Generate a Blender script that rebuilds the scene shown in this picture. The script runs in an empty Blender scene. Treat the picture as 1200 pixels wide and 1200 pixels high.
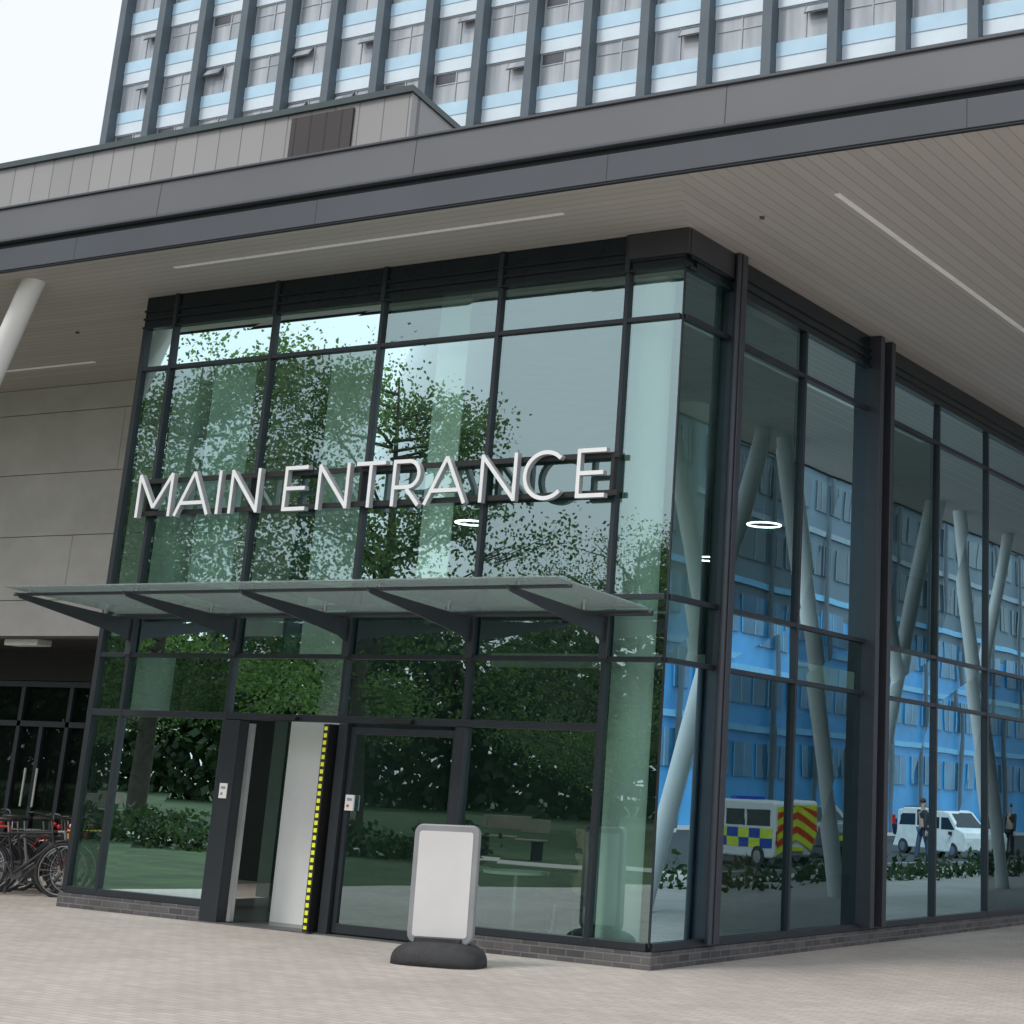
import bpy, bmesh, math, random
import numpy as np
from mathutils import Vector, Matrix
random.seed(7); np.random.seed(7)
scene=bpy.context.scene; COL=scene.collection

# ------------------------------------------------------------ materials
MATS={}
def nmat(name):
    m=bpy.data.materials.new(name); m.use_nodes=True
    return m, m.node_tree.nodes, m.node_tree.links, m.node_tree.nodes['Principled BSDF']
def mat(name,col,rough=.6,metal=0.,var=.12,scale=3.,bump=0.,bscale=40.,spec=.5,emit=None,estr=0,streak=0):
    if name in MATS: return MATS[name]
    m,N,L,B=nmat(name)
    B.inputs['Roughness'].default_value=rough; B.inputs['Metallic'].default_value=metal
    B.inputs['Specular IOR Level'].default_value=spec
    tc=N.new('ShaderNodeTexCoord')
    n=N.new('ShaderNodeTexNoise'); n.inputs['Scale'].default_value=scale; n.inputs['Detail'].default_value=6; n.inputs['Roughness'].default_value=.6
    if streak:
        mp=N.new('ShaderNodeMapping'); mp.inputs['Scale'].default_value=(1,1,streak); L.new(tc.outputs['Object'],mp.inputs[0]); L.new(mp.outputs[0],n.inputs['Vector'])
    else: L.new(tc.outputs['Object'],n.inputs['Vector'])
    r=N.new('ShaderNodeValToRGB')
    c=col
    r.color_ramp.elements[0].position=.3; r.color_ramp.elements[1].position=.7
    r.color_ramp.elements[0].color=(c[0]*(1-var),c[1]*(1-var),c[2]*(1-var),1)
    r.color_ramp.elements[1].color=(min(1,c[0]*(1+var)),min(1,c[1]*(1+var)),min(1,c[2]*(1+var)),1)
    L.new(n.outputs['Fac'],r.inputs['Fac']); L.new(r.outputs['Color'],B.inputs['Base Color'])
    if bump>0:
        n2=N.new('ShaderNodeTexNoise'); n2.inputs['Scale'].default_value=bscale; n2.inputs['Detail'].default_value=4
        L.new(tc.outputs['Object'],n2.inputs['Vector'])
        b=N.new('ShaderNodeBump'); b.inputs['Strength'].default_value=bump; b.inputs['Distance'].default_value=.01
        L.new(n2.outputs['Fac'],b.inputs['Height']); L.new(b.outputs['Normal'],B.inputs['Normal'])
    if emit:
        B.inputs['Emission Color'].default_value=(*emit,1); B.inputs['Emission Strength'].default_value=estr
    MATS[name]=m; return m
def glass(name,tint,refl,base,k,wave=.05,frost=0):
    m,N,L,B=nmat(name); N.remove(B); out=N['Material Output']
    tr=N.new('ShaderNodeBsdfTransparent'); tr.inputs[0].default_value=(*tint,1)
    gl=N.new('ShaderNodeBsdfGlossy'); gl.inputs['Roughness'].default_value=0.0; gl.inputs['Color'].default_value=(*refl,1)
    fr=N.new('ShaderNodeFresnel'); fr.inputs['IOR'].default_value=1.5
    ma=N.new('ShaderNodeMath'); ma.operation='MULTIPLY_ADD'; ma.inputs[1].default_value=k; ma.inputs[2].default_value=base; ma.use_clamp=True
    L.new(fr.outputs[0],ma.inputs[0])
    if wave:
        tc=N.new('ShaderNodeTexCoord'); n=N.new('ShaderNodeTexNoise'); n.inputs['Scale'].default_value=.8; n.inputs['Detail'].default_value=1
        L.new(tc.outputs['Object'],n.inputs['Vector'])
        b=N.new('ShaderNodeBump'); b.inputs['Strength'].default_value=wave; b.inputs['Distance'].default_value=.01
        L.new(n.outputs['Fac'],b.inputs['Height']); L.new(b.outputs['Normal'],gl.inputs['Normal'])
    mx=N.new('ShaderNodeMixShader'); L.new(ma.outputs[0],mx.inputs[0]); L.new(tr.outputs[0],mx.inputs[1]); L.new(gl.outputs[0],mx.inputs[2])
    last=mx
    if frost:
        tl=N.new('ShaderNodeBsdfTranslucent'); tl.inputs[0].default_value=(.68,.72,.71,1)
        df=N.new('ShaderNodeBsdfDiffuse'); df.inputs[0].default_value=(.55,.59,.58,1)
        m1=N.new('ShaderNodeMixShader'); m1.inputs[0].default_value=.35; L.new(tl.outputs[0],m1.inputs[1]); L.new(df.outputs[0],m1.inputs[2])
        m2=N.new('ShaderNodeMixShader'); m2.inputs[0].default_value=frost; L.new(mx.outputs[0],m2.inputs[1]); L.new(m1.outputs[0],m2.inputs[2]); last=m2
    L.new(last.outputs[0],out.inputs['Surface'])
    return m
def brickmat(name,c1,c2,mortar,bw,bh,ms,rough=.8,axes='xy',bump=.4,offset=.5,noise=.25,rot=0):
    m,N,L,B=nmat(name); B.inputs['Roughness'].default_value=rough
    tc=N.new('ShaderNodeTexCoord'); sep=N.new('ShaderNodeSeparateXYZ'); comb=N.new('ShaderNodeCombineXYZ')
    L.new(tc.outputs['Object'],sep.inputs[0])
    if axes=='sz':
        add=N.new('ShaderNodeMath'); add.operation='ADD'; L.new(sep.outputs[0],add.inputs[0]); L.new(sep.outputs[1],add.inputs[1])
        L.new(add.outputs[0],comb.inputs[0]); L.new(sep.outputs[2],comb.inputs[1])
    else: L.new(sep.outputs[0],comb.inputs[0]); L.new(sep.outputs[1],comb.inputs[1])
    mp=N.new('ShaderNodeMapping'); mp.inputs['Rotation'].default_value[2]=rot; L.new(comb.outputs[0],mp.inputs[0])
    br=N.new('ShaderNodeTexBrick'); br.inputs['Scale'].default_value=1; br.inputs['Brick Width'].default_value=bw; br.inputs['Row Height'].default_value=bh
    br.inputs['Mortar Size'].default_value=ms; br.inputs['Mortar Smooth'].default_value=.6; br.offset=offset
    br.inputs['Color1'].default_value=(*c1,1); br.inputs['Color2'].default_value=(*c2,1); br.inputs['Mortar'].default_value=(*mortar,1)
    L.new(mp.outputs[0],br.inputs['Vector'])
    cur=br.outputs['Color']
    for sc_,am in ((.45,noise),(4.5,noise*.6)):
        n=N.new('ShaderNodeTexNoise'); n.inputs['Scale'].default_value=sc_; n.inputs['Detail'].default_value=9; n.inputs['Roughness'].default_value=.7
        L.new(tc.outputs['Object'],n.inputs['Vector'])
        mr=N.new('ShaderNodeMapRange'); mr.inputs[1].default_value=.3; mr.inputs[2].default_value=.7; mr.inputs[3].default_value=1-am; mr.inputs[4].default_value=1+am
        L.new(n.outputs['Fac'],mr.inputs[0])
        mx=N.new('ShaderNodeVectorMath'); mx.operation='SCALE'; L.new(cur,mx.inputs[0]); L.new(mr.outputs[0],mx.inputs['Scale']); cur=mx.outputs[0]
    L.new(cur,B.inputs['Base Color'])
    b=N.new('ShaderNodeBump'); b.inputs['Strength'].default_value=bump; b.inputs['Distance'].default_value=.008; b.invert=True
    L.new(br.outputs['Fac'],b.inputs['Height']); L.new(b.outputs['Normal'],B.inputs['Normal'])
    return m
def stripemat(name,col,dark,axis,period,width,rough=.6,var=.05,emit=0):
    m,N,L,B=nmat(name); B.inputs['Roughness'].default_value=rough
    tc=N.new('ShaderNodeTexCoord'); sep=N.new('ShaderNodeSeparateXYZ'); L.new(tc.outputs['Object'],sep.inputs[0])
    d=N.new('ShaderNodeMath'); d.operation='DIVIDE'; d.inputs[1].default_value=period; L.new(sep.outputs[axis],d.inputs[0])
    f=N.new('ShaderNodeMath'); f.operation='FRACT'; L.new(d.outputs[0],f.inputs[0])
    fl=N.new('ShaderNodeMath'); fl.operation='FLOOR'; L.new(d.outputs[0],fl.inputs[0])
    wn=N.new('ShaderNodeTexWhiteNoise'); wn.noise_dimensions='1D'; L.new(fl.outputs[0],wn.inputs['W'])
    lt=N.new('ShaderNodeMath'); lt.operation='LESS_THAN'; lt.inputs[1].default_value=width/period; L.new(f.outputs[0],lt.inputs[0])
    n=N.new('ShaderNodeTexNoise'); n.inputs['Scale'].default_value=.6; n.inputs['Detail'].default_value=5; L.new(tc.outputs['Object'],n.inputs['Vector'])
    ad=N.new('ShaderNodeMath'); ad.operation='ADD'; L.new(n.outputs['Fac'],ad.inputs[0]); L.new(wn.outputs[0],ad.inputs[1])
    mr=N.new('ShaderNodeMapRange'); mr.inputs[1].default_value=.4; mr.inputs[2].default_value=1.6; mr.inputs[3].default_value=1-var; mr.inputs[4].default_value=1+var
    L.new(ad.outputs[0],mr.inputs[0])
    sc=N.new('ShaderNodeVectorMath'); sc.operation='SCALE'; sc.inputs[0].default_value=col; L.new(mr.outputs[0],sc.inputs['Scale'])
    mx=N.new('ShaderNodeMix'); mx.data_type='RGBA'; L.new(lt.outputs[0],mx.inputs[0]); L.new(sc.outputs[0],mx.inputs[6]); mx.inputs[7].default_value=(*dark,1)
    L.new(mx.outputs[2],B.inputs['Base Color'])
    return m
def leafmat(name,c1,c2):
    m,N,L,B=nmat(name); B.inputs['Roughness'].default_value=.5
    g=N.new('ShaderNodeNewGeometry'); r=N.new('ShaderNodeValToRGB'); L.new(g.outputs['Random Per Island'],r.inputs[0])
    r.color_ramp.elements[0].color=(*c1,1); r.color_ramp.elements[1].color=(*c2,1)
    L.new(r.outputs[0],B.inputs['Base Color'])
    t=N.new('ShaderNodeBsdfTranslucent'); L.new(r.outputs[0],t.inputs[0])
    mx=N.new('ShaderNodeMixShader'); mx.inputs[0].default_value=.5; L.new(B.outputs[0],mx.inputs[1]); L.new(t.outputs[0],mx.inputs[2]); L.new(mx.outputs[0],N['Material Output'].inputs['Surface'])
    return m

M_frame=mat('dark grey aluminium',(.033,.040,.048),.38,.3,.1)
M_frame2=mat('slate aluminium',(.055,.062,.074),.4,.3,.1)
M_header=mat('dark header panel',(.012,.021,.026),.25,.2,.15)
M_glass=glass('green tinted facade glass',(.74,.95,.86),(.72,.95,.97),.31,.7,.05)
M_glassside=glass('blue green side glass',(.55,.75,.68),(.62,.90,1.0),.22,1.0,.10)
M_glassdark=glass('dim recess glass',(.5,.6,.55),(.6,.75,.72),.07,.6,.05)
M_glassclear=glass('clear canopy glass',(.80,.88,.85),(.85,.95,.95),.10,1.0,0,.27)
M_white=mat('white paint',(.80,.80,.79),.4,0,.03)
M_offwhite=mat('interior white wall',(.87,.89,.87),.7,0,.03)
M_fascU=mat('fascia grey upper',(.125,.130,.142),.5,0,.08,.5)
M_fascL=mat('fascia grey lower',(.070,.080,.096),.5,0,.1,.5)
M_groove=mat('fascia groove blue black',(.008,.012,.018),.5,0)
M_soffX=stripemat('soffit boards lengthwise',(.46,.435,.41),(.28,.262,.245),1,.15,.011,.6,.07)
M_soffY=stripemat('soffit boards crosswise',(.46,.435,.41),(.28,.262,.245),0,.15,.011,.6,.07)
M_strip=mat('soffit strip lamp',(.75,.75,.73),.5,emit=(1,.97,.92),estr=.08)
M_stone=mat('large stone panel',(.60,.58,.56),.75,0,.11,.9,.2,60,streak=1.6)
M_joint=mat('dark joint',(.12,.12,.12),.9)
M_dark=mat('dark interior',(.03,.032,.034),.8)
M_rubber=mat('black rubber',(.035,.036,.039),.75,0,.25,8,.6,40)
M_clad=stripemat('standing seam cladding',(.34,.335,.33),(.17,.165,.16),0,.62,.03,.5,.08)
M_copeD=mat('dark coping',(.06,.085,.09),.4,.2)
M_brown=stripemat('brown louvre',(.045,.035,.035),(.015,.012,.012),0,.4,.05,.5,.1)
M_fin=mat('blue grey concrete fin',(.095,.125,.15),.6,0,.12,.8)
M_blue=mat('pale blue spandrel',(.48,.69,.84),.35,0,.08,.5)
M_paleblue=mat('white blue spandrel',(.66,.77,.85),.35,0,.07,.5)
M_winframe=mat('window frame grey',(.40,.44,.47),.5)
M_sash=mat('dark sash',(.09,.10,.115),.4)
M_brick=brickmat('dark plinth brick',(.06,.06,.066),(.115,.11,.11),(.16,.155,.15),.225,.075,.01,.75,'sz',.5)
M_pave=brickmat('block paving',(.47,.415,.375),(.535,.48,.435),(.37,.325,.295),.21,.105,.009,.85,'xy',.22,.5,.14)
M_asphalt=mat('asphalt',(.05,.05,.053),.9,0,.2,5,.4,200)
M_grass=mat('lawn grass',(.035,.07,.02),.95,0,.6,.9,.6,80)
M_leafA=leafmat('broad leaves',(.045,.11,.025),(.21,.33,.09))
M_leafB=leafmat('dark leaves',(.015,.035,.012),(.07,.12,.04))
M_bark=mat('bark',(.09,.075,.06),.95,0,.3,6,.6,30)
M_yellow=mat('safety yellow',(.80,.78,.02),.5,0,.02)
M_hazard=stripemat('yellow squares on black strip',(.02,.02,.02),(.85,.90,.04),2,.080,.046,.5,.02)
# stripemat paints the narrow part with its second colour: yellow squares on black
M_black=mat('satin black',(.015,.015,.016),.45)
M_steel=mat('brushed steel',(.45,.46,.47),.3,.9)
M_dsteel=mat('galvanised dull steel',(.16,.165,.17),.5,.6)
M_floor=mat('interior dark floor tile',(.12,.12,.12),.25,0,.15)
M_ceil=mat('interior ceiling',(.40,.42,.42),.8)
M_ringe=mat('ring lamp glow',(.9,.9,.9),.5,emit=(1,1,.97),estr=5)

# ------------------------------------------------------------ mesh builder
class MB:
    def __init__(s): s.v=[]; s.f=[]; s.m=[]; s.sm=[]
    def add(s,vs,fs,mi=0,smooth=False):
        o=len(s.v); s.v+= [tuple(v) for v in vs]
        for f in fs: s.f.append(tuple(i+o for i in f)); s.m.append(mi); s.sm.append(smooth)
        return s
    def box(s,x0,x1,y0,y1,z0,z1,mi=0):
        vs=[(x0,y0,z0),(x1,y0,z0),(x1,y1,z0),(x0,y1,z0),(x0,y0,z1),(x1,y0,z1),(x1,y1,z1),(x0,y1,z1)]
        s.add(vs,[(0,3,2,1),(4,5,6,7),(0,1,5,4),(1,2,6,5),(2,3,7,6),(3,0,4,7)],mi); return s
    def tube(s,pts,r,n=10,mi=0,cap=True,closed=False):
        pts=[Vector(p) for p in pts]; k=len(pts); rs=r if isinstance(r,(list,tuple)) else [r]*k
        rings=[]; prev=None
        for i,p in enumerate(pts):
            if closed: d=(pts[(i+1)%k]-pts[i-1]).normalized()
            else: d=((pts[min(i+1,k-1)]-pts[max(i-1,0)])).normalized()
            if prev is None:
                a=Vector((0,0,1)) if abs(d.z)<.9 else Vector((1,0,0)); u=d.cross(a).normalized()
            else:
                u=(prev-d*prev.dot(d)); u=u.normalized() if u.length>1e-6 else d.orthogonal().normalized()
            prev=u; w=d.cross(u)
            rings.append([p+(u*math.cos(2*math.pi*j/n)+w*math.sin(2*math.pi*j/n))*rs[i] for j in range(n)])
        vs=[v for R in rings for v in R]; fs=[]
        for i in range(k if closed else k-1):
            a=i*n; b=((i+1)%k)*n
            for j in range(n): fs.append((a+j,a+(j+1)%n,b+(j+1)%n,b+j))
        s.add(vs,fs,mi,True)
        if cap and not closed:
            s.add(rings[0],[tuple(range(n))[::-1]],mi); s.add(rings[-1],[tuple(range(n))],mi)
        return s
    def prism(s,poly,axis,a,b,mi=0):
        def P(p,t):
            return {0:(t,p[0],p[1]),1:(p[0],t,p[1]),2:(p[0],p[1],t)}[axis]
        n=len(poly); vs=[P(p,a) for p in poly]+[P(p,b) for p in poly]
        fs=[tuple(range(n)),tuple(range(2*n-1,n-1,-1))]+[(i,n+i,n+(i+1)%n,(i+1)%n) for i in range(n)]
        s.add(vs,fs,mi); return s
    def ell(s,c,rx,ry,rz,mi=0,n=20,h=10,zmin=-1,p=1.0):
        vs=[];fs=[]
        sg=lambda v:(abs(v)**p)*(1 if v>=0 else -1)
        for i in range(h+1):
            t=math.pi*i/h; z=math.cos(t); z=max(sg(z),zmin)
            for j in range(n):
                a=2*math.pi*j/n; q=abs(math.sin(t))**p
                vs.append((c[0]+rx*q*sg(math.cos(a)),c[1]+ry*q*sg(math.sin(a)),c[2]+rz*z))
        for i in range(h):
            for j in range(n): fs.append((i*n+j,i*n+(j+1)%n,(i+1)*n+(j+1)%n,(i+1)*n+j))
        s.add(vs,fs,mi,True); return s
    def obj(s,name,mats,parent=None,bevel=0,label=None,category=None,group=None,kind=None):
        me=bpy.data.meshes.new(name); me.from_pydata(s.v,[],s.f)
        mats=mats if isinstance(mats,(list,tuple)) else [mats]
        for m in mats: me.materials.append(m)
        me.polygons.foreach_set('material_index',s.m); me.polygons.foreach_set('use_smooth',s.sm); me.update()
        bm=bmesh.new(); bm.from_mesh(me); bmesh.ops.recalc_face_normals(bm,faces=bm.faces); bm.to_mesh(me); bm.free()
        o=bpy.data.objects.new(name,me); COL.objects.link(o)
        if parent is not None:
            o.parent=parent; o.matrix_parent_inverse=Matrix.Translation(-Vector(parent.location)) if parent.type=='EMPTY' else Matrix.Identity(4)
        if bevel:
            b=o.modifiers.new('bevel','BEVEL'); b.width=bevel; b.segments=2; b.limit_method='ANGLE'; b.angle_limit=math.radians(40)
        tag(o,label,category,group,kind); return o
def tag(o,label=None,category=None,group=None,kind=None):
    for k,v in (('label',label),('category',category),('group',group),('kind',kind)):
        if v: o[k]=v
def empty(name,loc,label,category,group=None):
    e=bpy.data.objects.new(name,None); e.location=loc; e.empty_display_size=.3; COL.objects.link(e); tag(e,label,category,group); return e
def copy_tree(root,loc,rz=0,label=None,scale=1):
    new=root.copy(); COL.objects.link(new)
    def rec(src,dst):
        for ch in src.children:
            c=ch.copy(); c.parent=dst; COL.objects.link(c); rec(ch,c)
    rec(root,new)
    new.location=loc; new.rotation_euler=(0,0,rz); new.scale=(scale,)*3
    if label: new['label']=label
    return new
def leaves(name,C,sx,sy,m,rn):
    nl=len(C); A=rn.normal(0,1,(nl,3)); A/=np.linalg.norm(A,axis=1)[:,None]; Bv=np.cross(A,rn.normal(0,1,(nl,3))); Bv/=np.linalg.norm(Bv,axis=1)[:,None]
    s=rn.uniform(.7,1.3,nl)[:,None]; A=A*sx*s; Bv=Bv*sy*s
    V=np.stack([C-A,C+Bv*.9,C+A,C-Bv],1).reshape(-1,3)
    me=bpy.data.meshes.new(name); me.from_pydata(V.tolist(),[],[(4*i,4*i+1,4*i+2,4*i+3) for i in range(nl)]); me.materials.append(m); me.update()
    o=bpy.data.objects.new(name,me); COL.objects.link(o); return o

# ------------------------------------------------------------ ground
GZ=-.2
g=MB(); g.add([(-400,-400,GZ),(400,-400,GZ),(400,400,GZ),(-400,400,GZ)],[(0,1,2,3)])
g.obj('ground',M_pave,kind='structure')
g=MB(); g.add([(9.5,18,GZ+.004),(27,18,GZ+.004),(27,200,GZ+.004),(9.5,200,GZ+.004)],[(0,1,2,3)])
g.obj('road',M_asphalt,kind='structure')
g=MB(); g.add([(-120,-140,GZ+.004),(12,-140,GZ+.004),(12,-24,GZ+.004),(-7,-14,GZ+.004),(-9.5,-8,GZ+.004),(-10.8,-2.5,GZ+.004),(-15,-1.5,GZ+.004),(-120,-1.5,GZ+.004)],[(0,1,2,3,4,5,6,7)])
g.obj('lawn',M_grass,kind='structure')
g=MB(); g.add([(-60,-18.2,GZ+.008),(-5,-18.2,GZ+.008),(-5,-16.6,GZ+.008),(-60,-16.6,GZ+.008)],[(0,1,2,3)])
g.obj('path',M_pave,kind='structure')
g=MB().box(9.3,9.5,18,200,GZ-.05,GZ+.12); g.obj('kerb',mat('kerb stone',(.3,.3,.29),.8),kind='structure')

# ------------------------------------------------------------ pavilion
TOP=7.6; T5,T4,T3,T1,TH=2.13,2.84,3.50,6.59,7.15
b_,u_,a_=.733,1.782,.541
MX=[-(b_+4*u_+a_)]+[-(b_+(5-i)*u_) for i in range(1,6)]+[0.0]
RY=[0,1.10,3.03,5.05,5.42,7.5,9.54,11.6,13.7,15.8,17.9,20,22.1,24.2,26.3,28.4]
pav=empty('glass_entrance_pavilion',(MX[0]/2,0,GZ),'double height glass entrance pavilion with dark aluminium frames','building')
for i,x in enumerate(MX[:-1]):
    w=.027 if i not in(0,) else .04
    MB().box(x-w,x+w,-.05,.09,(0 if i not in (3,4) else T5),TH).obj('mullion',M_frame,pav,.004)
MB().box(-.010,.010,-.010,.010,0,TH).obj('mullion',M_frame,pav)
for i,y in enumerate(RY[1:],1):
    if i==1:
        MB().box(-.1,.17,y-.06,y+.06,0,TOP-.003).obj('mullion',M_frame2,pav,.008); MB().tube([(.13,y-.10,0),(.13,y-.10,TOP-.01)],.035,12).obj('rainwater_pipe',M_frame2,pav)
    elif i in(3,4): MB().box(-.1,.2,y-.06,y+.06,0,TOP-.003).obj('mullion',M_frame2,pav,.008)
    else: MB().box(-.09,.05,y-.027,y+.027,0,TH).obj('mullion',M_frame,pav,.004)
MB().box(-.06,.02,RY[3]+.07,RY[4]-.07,0,TOP-.003).obj('infill_panel',M_header,pav)
def tz(z,h=.027): return z-h,z+h
for z in (T1,T3,T4):
    a,c=tz(z); MB().box(MX[0],-.02,-.044,.07,a,c).obj('transom',M_frame,pav,.004)
    MB().box(-.07,.044,.02,RY[3]-.07,a,c).obj('transom',M_frame,pav,.004)
    MB().box(-.07,.044,RY[4]+.07,30,a,c).obj('transom',M_frame,pav,.004)
MB().box(MX[0],MX[5],-.046,.072,T5-.04,T5+.04).obj('transom',M_frame,pav,.004)
for x0,x1 in((MX[0],-5.98),(-2.50,-.02)):
    MB().box(x0,x1,-.045,.07,-.035,.045).obj('sill_rail',M_frame,pav,.004)
MB().box(-.07,.045,.02,30,-.035,.045).obj('sill_rail',M_frame,pav,.004)
hd=MB().box(MX[0]-.05,.005,-.03,.2,TH,TOP-.004)
for z in (7.15,7.27,7.38): hd.box(MX[0]-.05,.03,-.06,-.03,z,z+.03)
hd.obj('header_panel',M_header,pav)
hd=MB().box(-.2,.03,.2,30,TH,TOP-.004)
for z in (7.15,7.27,7.38): hd.box(.03,.06,.02,30,z,z+.03)
hd.obj('header_panel',M_header,pav)
hc=MB().box(-.72,.075,-.085,-.035,7.30,TOP-.006); hc.box(.035,.085,-.035,1.02,7.30,TOP-.006)
hc.obj('corner_cladding',mat('corner cladding grey',(.045,.047,.053),.4,.1),pav,.006)
for x in MX[1:6]: MB().box(x-.03,x+.03,-.07,-.02,TH,TOP-.006).obj('mullion',M_frame,pav)
rng=random.Random(3)
def pane_front(x0,x1,z0,z1,y=.0):
    e=lambda: rng.uniform(-.004,.004)
    m=MB(); m.add([(x0,y+e(),z0),(x1,y+e(),z0),(x1,y+e(),z1),(x0,y+e(),z1)],[(0,1,2,3)]); return m.obj('glass_pane',M_glass,pav)
def pane_side(y0,y1,z0,z1,x=-.0):
    e=lambda: rng.uniform(-.006,.006)
    m=MB(); m.add([(x+e(),y0,z0),(x+e(),y1,z0),(x+e(),y1,z1),(x+e(),y0,z1)],[(0,1,2,3)]); return m.obj('glass_pane',M_glassside,pav)
for i in range(6):
    rows=[0.03,T5,T4,T3,T1,TH] if i<5 else [0.03,T4,T3,T1,TH]
    for k in range(len(rows)-1):
        if k==0 and i in (2,3): continue
        pane_front(MX[i],MX[i+1],rows[k],rows[k+1])
for i in range(len(RY)-1):
    if i==3: continue
    rows=[0.03,T4,T3,T1,TH]
    for k in range(4): pane_side(RY[i],RY[i+1],rows[k],rows[k+1])
m=MB(); m.add([(MX[0],0,0),(MX[0],3.65,0),(MX[0],3.65,TH),(MX[0],0,TH)],[(0,1,2,3)]); m.obj('glass_pane',M_glassdark,pav)
pl=MB().box(MX[0]-.07,-6.02,-.07,.1,GZ,-.037); pl.box(-2.48,.068,-.07,.1,GZ,-.037); pl.box(-.1,.068,.1,30,GZ,-.037)
pl.obj('brick_plinth',M_brick,pav,.004)
MB().box(-6.02,-2.48,-.09,.2,GZ,GZ+.015).obj('door_threshold',M_dsteel,pav)
fl=MB(); fl.add([(MX[0],.1,GZ+.01),(-.1,.1,GZ+.01),(-.1,30,GZ+.01),(MX[0],30,GZ+.01)],[(0,1,2,3)]); fl.obj('interior_floor',M_floor,pav)
MB().box(MX[0],-.1,.22,30,7.2,7.3).obj('interior_ceiling',M_ceil,pav)
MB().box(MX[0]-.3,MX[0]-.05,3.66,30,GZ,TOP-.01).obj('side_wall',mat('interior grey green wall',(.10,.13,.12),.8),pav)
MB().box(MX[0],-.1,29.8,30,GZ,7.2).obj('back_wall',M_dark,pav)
MB().box(-5.62,-4.80,.62,.70,GZ,7.19).obj('partition_wall',M_offwhite,pav)
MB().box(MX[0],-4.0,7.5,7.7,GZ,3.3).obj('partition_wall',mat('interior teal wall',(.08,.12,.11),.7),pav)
MB().box(MX[0],-3.2,8.4,29,3.3,3.6).obj('mezzanine_floor',M_offwhite,pav)
for (x,y,r) in ((-.72,.48,.27),(-7.95,.48,.27),(-1.2,17,.25),(-3.6,6.5,.25)):
    MB().tube([(x,y,GZ+.01),(x,y,7.2)],r,28).obj('interior_column',M_offwhite,pav)
MB().box(-3.6,-1.9,5.4,6.0,GZ+.01,.9).obj('reception_desk',mat('desk timber',(.16,.10,.06),.5),pav,.01)
for x0,x1,z0 in ((-7.30,-6.55,2.9),(-3.6,-3.15,3.55)):
    MB().box(x0,x1,.24,.26,z0,7.19).obj('roller_blind',M_offwhite,pav)
dr=MB().box(-6.08,-5.80,-.075,.09,GZ+.015,T5-.046); dr.obj('door_jamb',M_frame,pav,.006)
MB().box(-4.27,-4.14,-.07,.09,GZ+.015,T5-.046).obj('door_jamb',M_frame,pav,.006)
MB().box(-2.59,-2.46,-.07,.09,GZ+.015,T5-.046).obj('door_jamb',M_frame,pav,.006)
def leaf(name,x0,x1,y,par):
    d=MB().box(x0,x0+.06,y-.03,y+.03,GZ+.03,2.05); d.box(x1-.06,x1,y-.03,y+.03,GZ+.03,2.05)
    d.box(x0+.06,x1-.06,y-.03,y+.03,GZ+.03,GZ+.13); d.box(x0+.06,x1-.06,y-.03,y+.03,1.97,2.05)
    o=d.obj(name,M_frame,par,.004,label='sliding glass door leaf in a dark frame')
    p=MB(); p.add([(x0+.06,y,GZ+.13),(x1-.06,y,GZ+.13),(x1-.06,y,1.97),(x0+.06,y,1.97)],[(0,1,2,3)]); q=p.obj('door_glass',M_glass,o)
    q.matrix_parent_inverse=Matrix.Identity(4)
    return o
leaf('sliding_door',-4.13,-2.60,.02,pav)
MB().box(-5.70,-5.64,-.02,.04,GZ+.03,2.05).obj('door_edge_post',M_steel,pav,.004)
hz=MB().box(-4.415,-4.335,-.16,.03,GZ+.02,2.07); o=hz.obj('open_door_edge',M_black,pav,.004,label='black door edge with a column of yellow squares')
q=MB().add([(-4.400,-.162,GZ+.05),(-4.352,-.162,GZ+.05),(-4.352,-.162,2.04),(-4.400,-.162,2.04)],[(0,1,2,3)]).obj('hazard_marking',M_hazard,o); q.matrix_parent_inverse=Matrix.Identity(4)
for (x,z) in ((-5.93,1.27),(-4.03,1.22)):
    f_=-.084 if x<-5 else -.035
    n=MB().box(x-.06,x+.06,f_,-.0765 if x<-5 else -.013,z-.085,z+.085)
    n.box(x-.035,x+.035,f_-.002,f_-.0005,z+.02,z+.05,1); n.box(x-.035,x+.0,f_-.002,f_-.0005,z-.05,z-.02,2 if x>-5 else 1)
    n.obj('door_notice',[M_white,mat('notice print grey',(.3,.3,.33),.6),mat('notice print red',(.6,.08,.06),.6)],pav)
MB().box(-5.3,-4.9,-.12,-.056,2.1,2.15).obj('door_sensor',M_black,pav,.01)
MB().box(-3.6,-3.2,-.12,-.056,2.1,2.15).obj('door_sensor',M_black,pav,.01)
for x,y,z,r in ((-2.88,7.62,5.5,.26),(-7.4,6.2,5.45,.26),(-5.79,11.08,5.5,.28),(-5.6,22.5,5.45,.5)):
    o=empty('ring_pendant_lamp',(x,y,z),'white circular pendant lamp hanging inside the lobby','lamp','ring lamps hanging in the lobby')
    MB().tube([(x+r*math.cos(t),y+r*math.sin(t),z) for t in np.linspace(0,2*math.pi,36,endpoint=False)],.014,8,closed=True).obj('ring_diffuser',M_ringe,o)
    w=MB()
    for t in (0,2.09,4.19): w.tube([(x+r*math.cos(t),y+r*math.sin(t),z),(x,y,7.19)],.004,5)
    w.obj('suspension_wire',M_steel,o)

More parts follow.
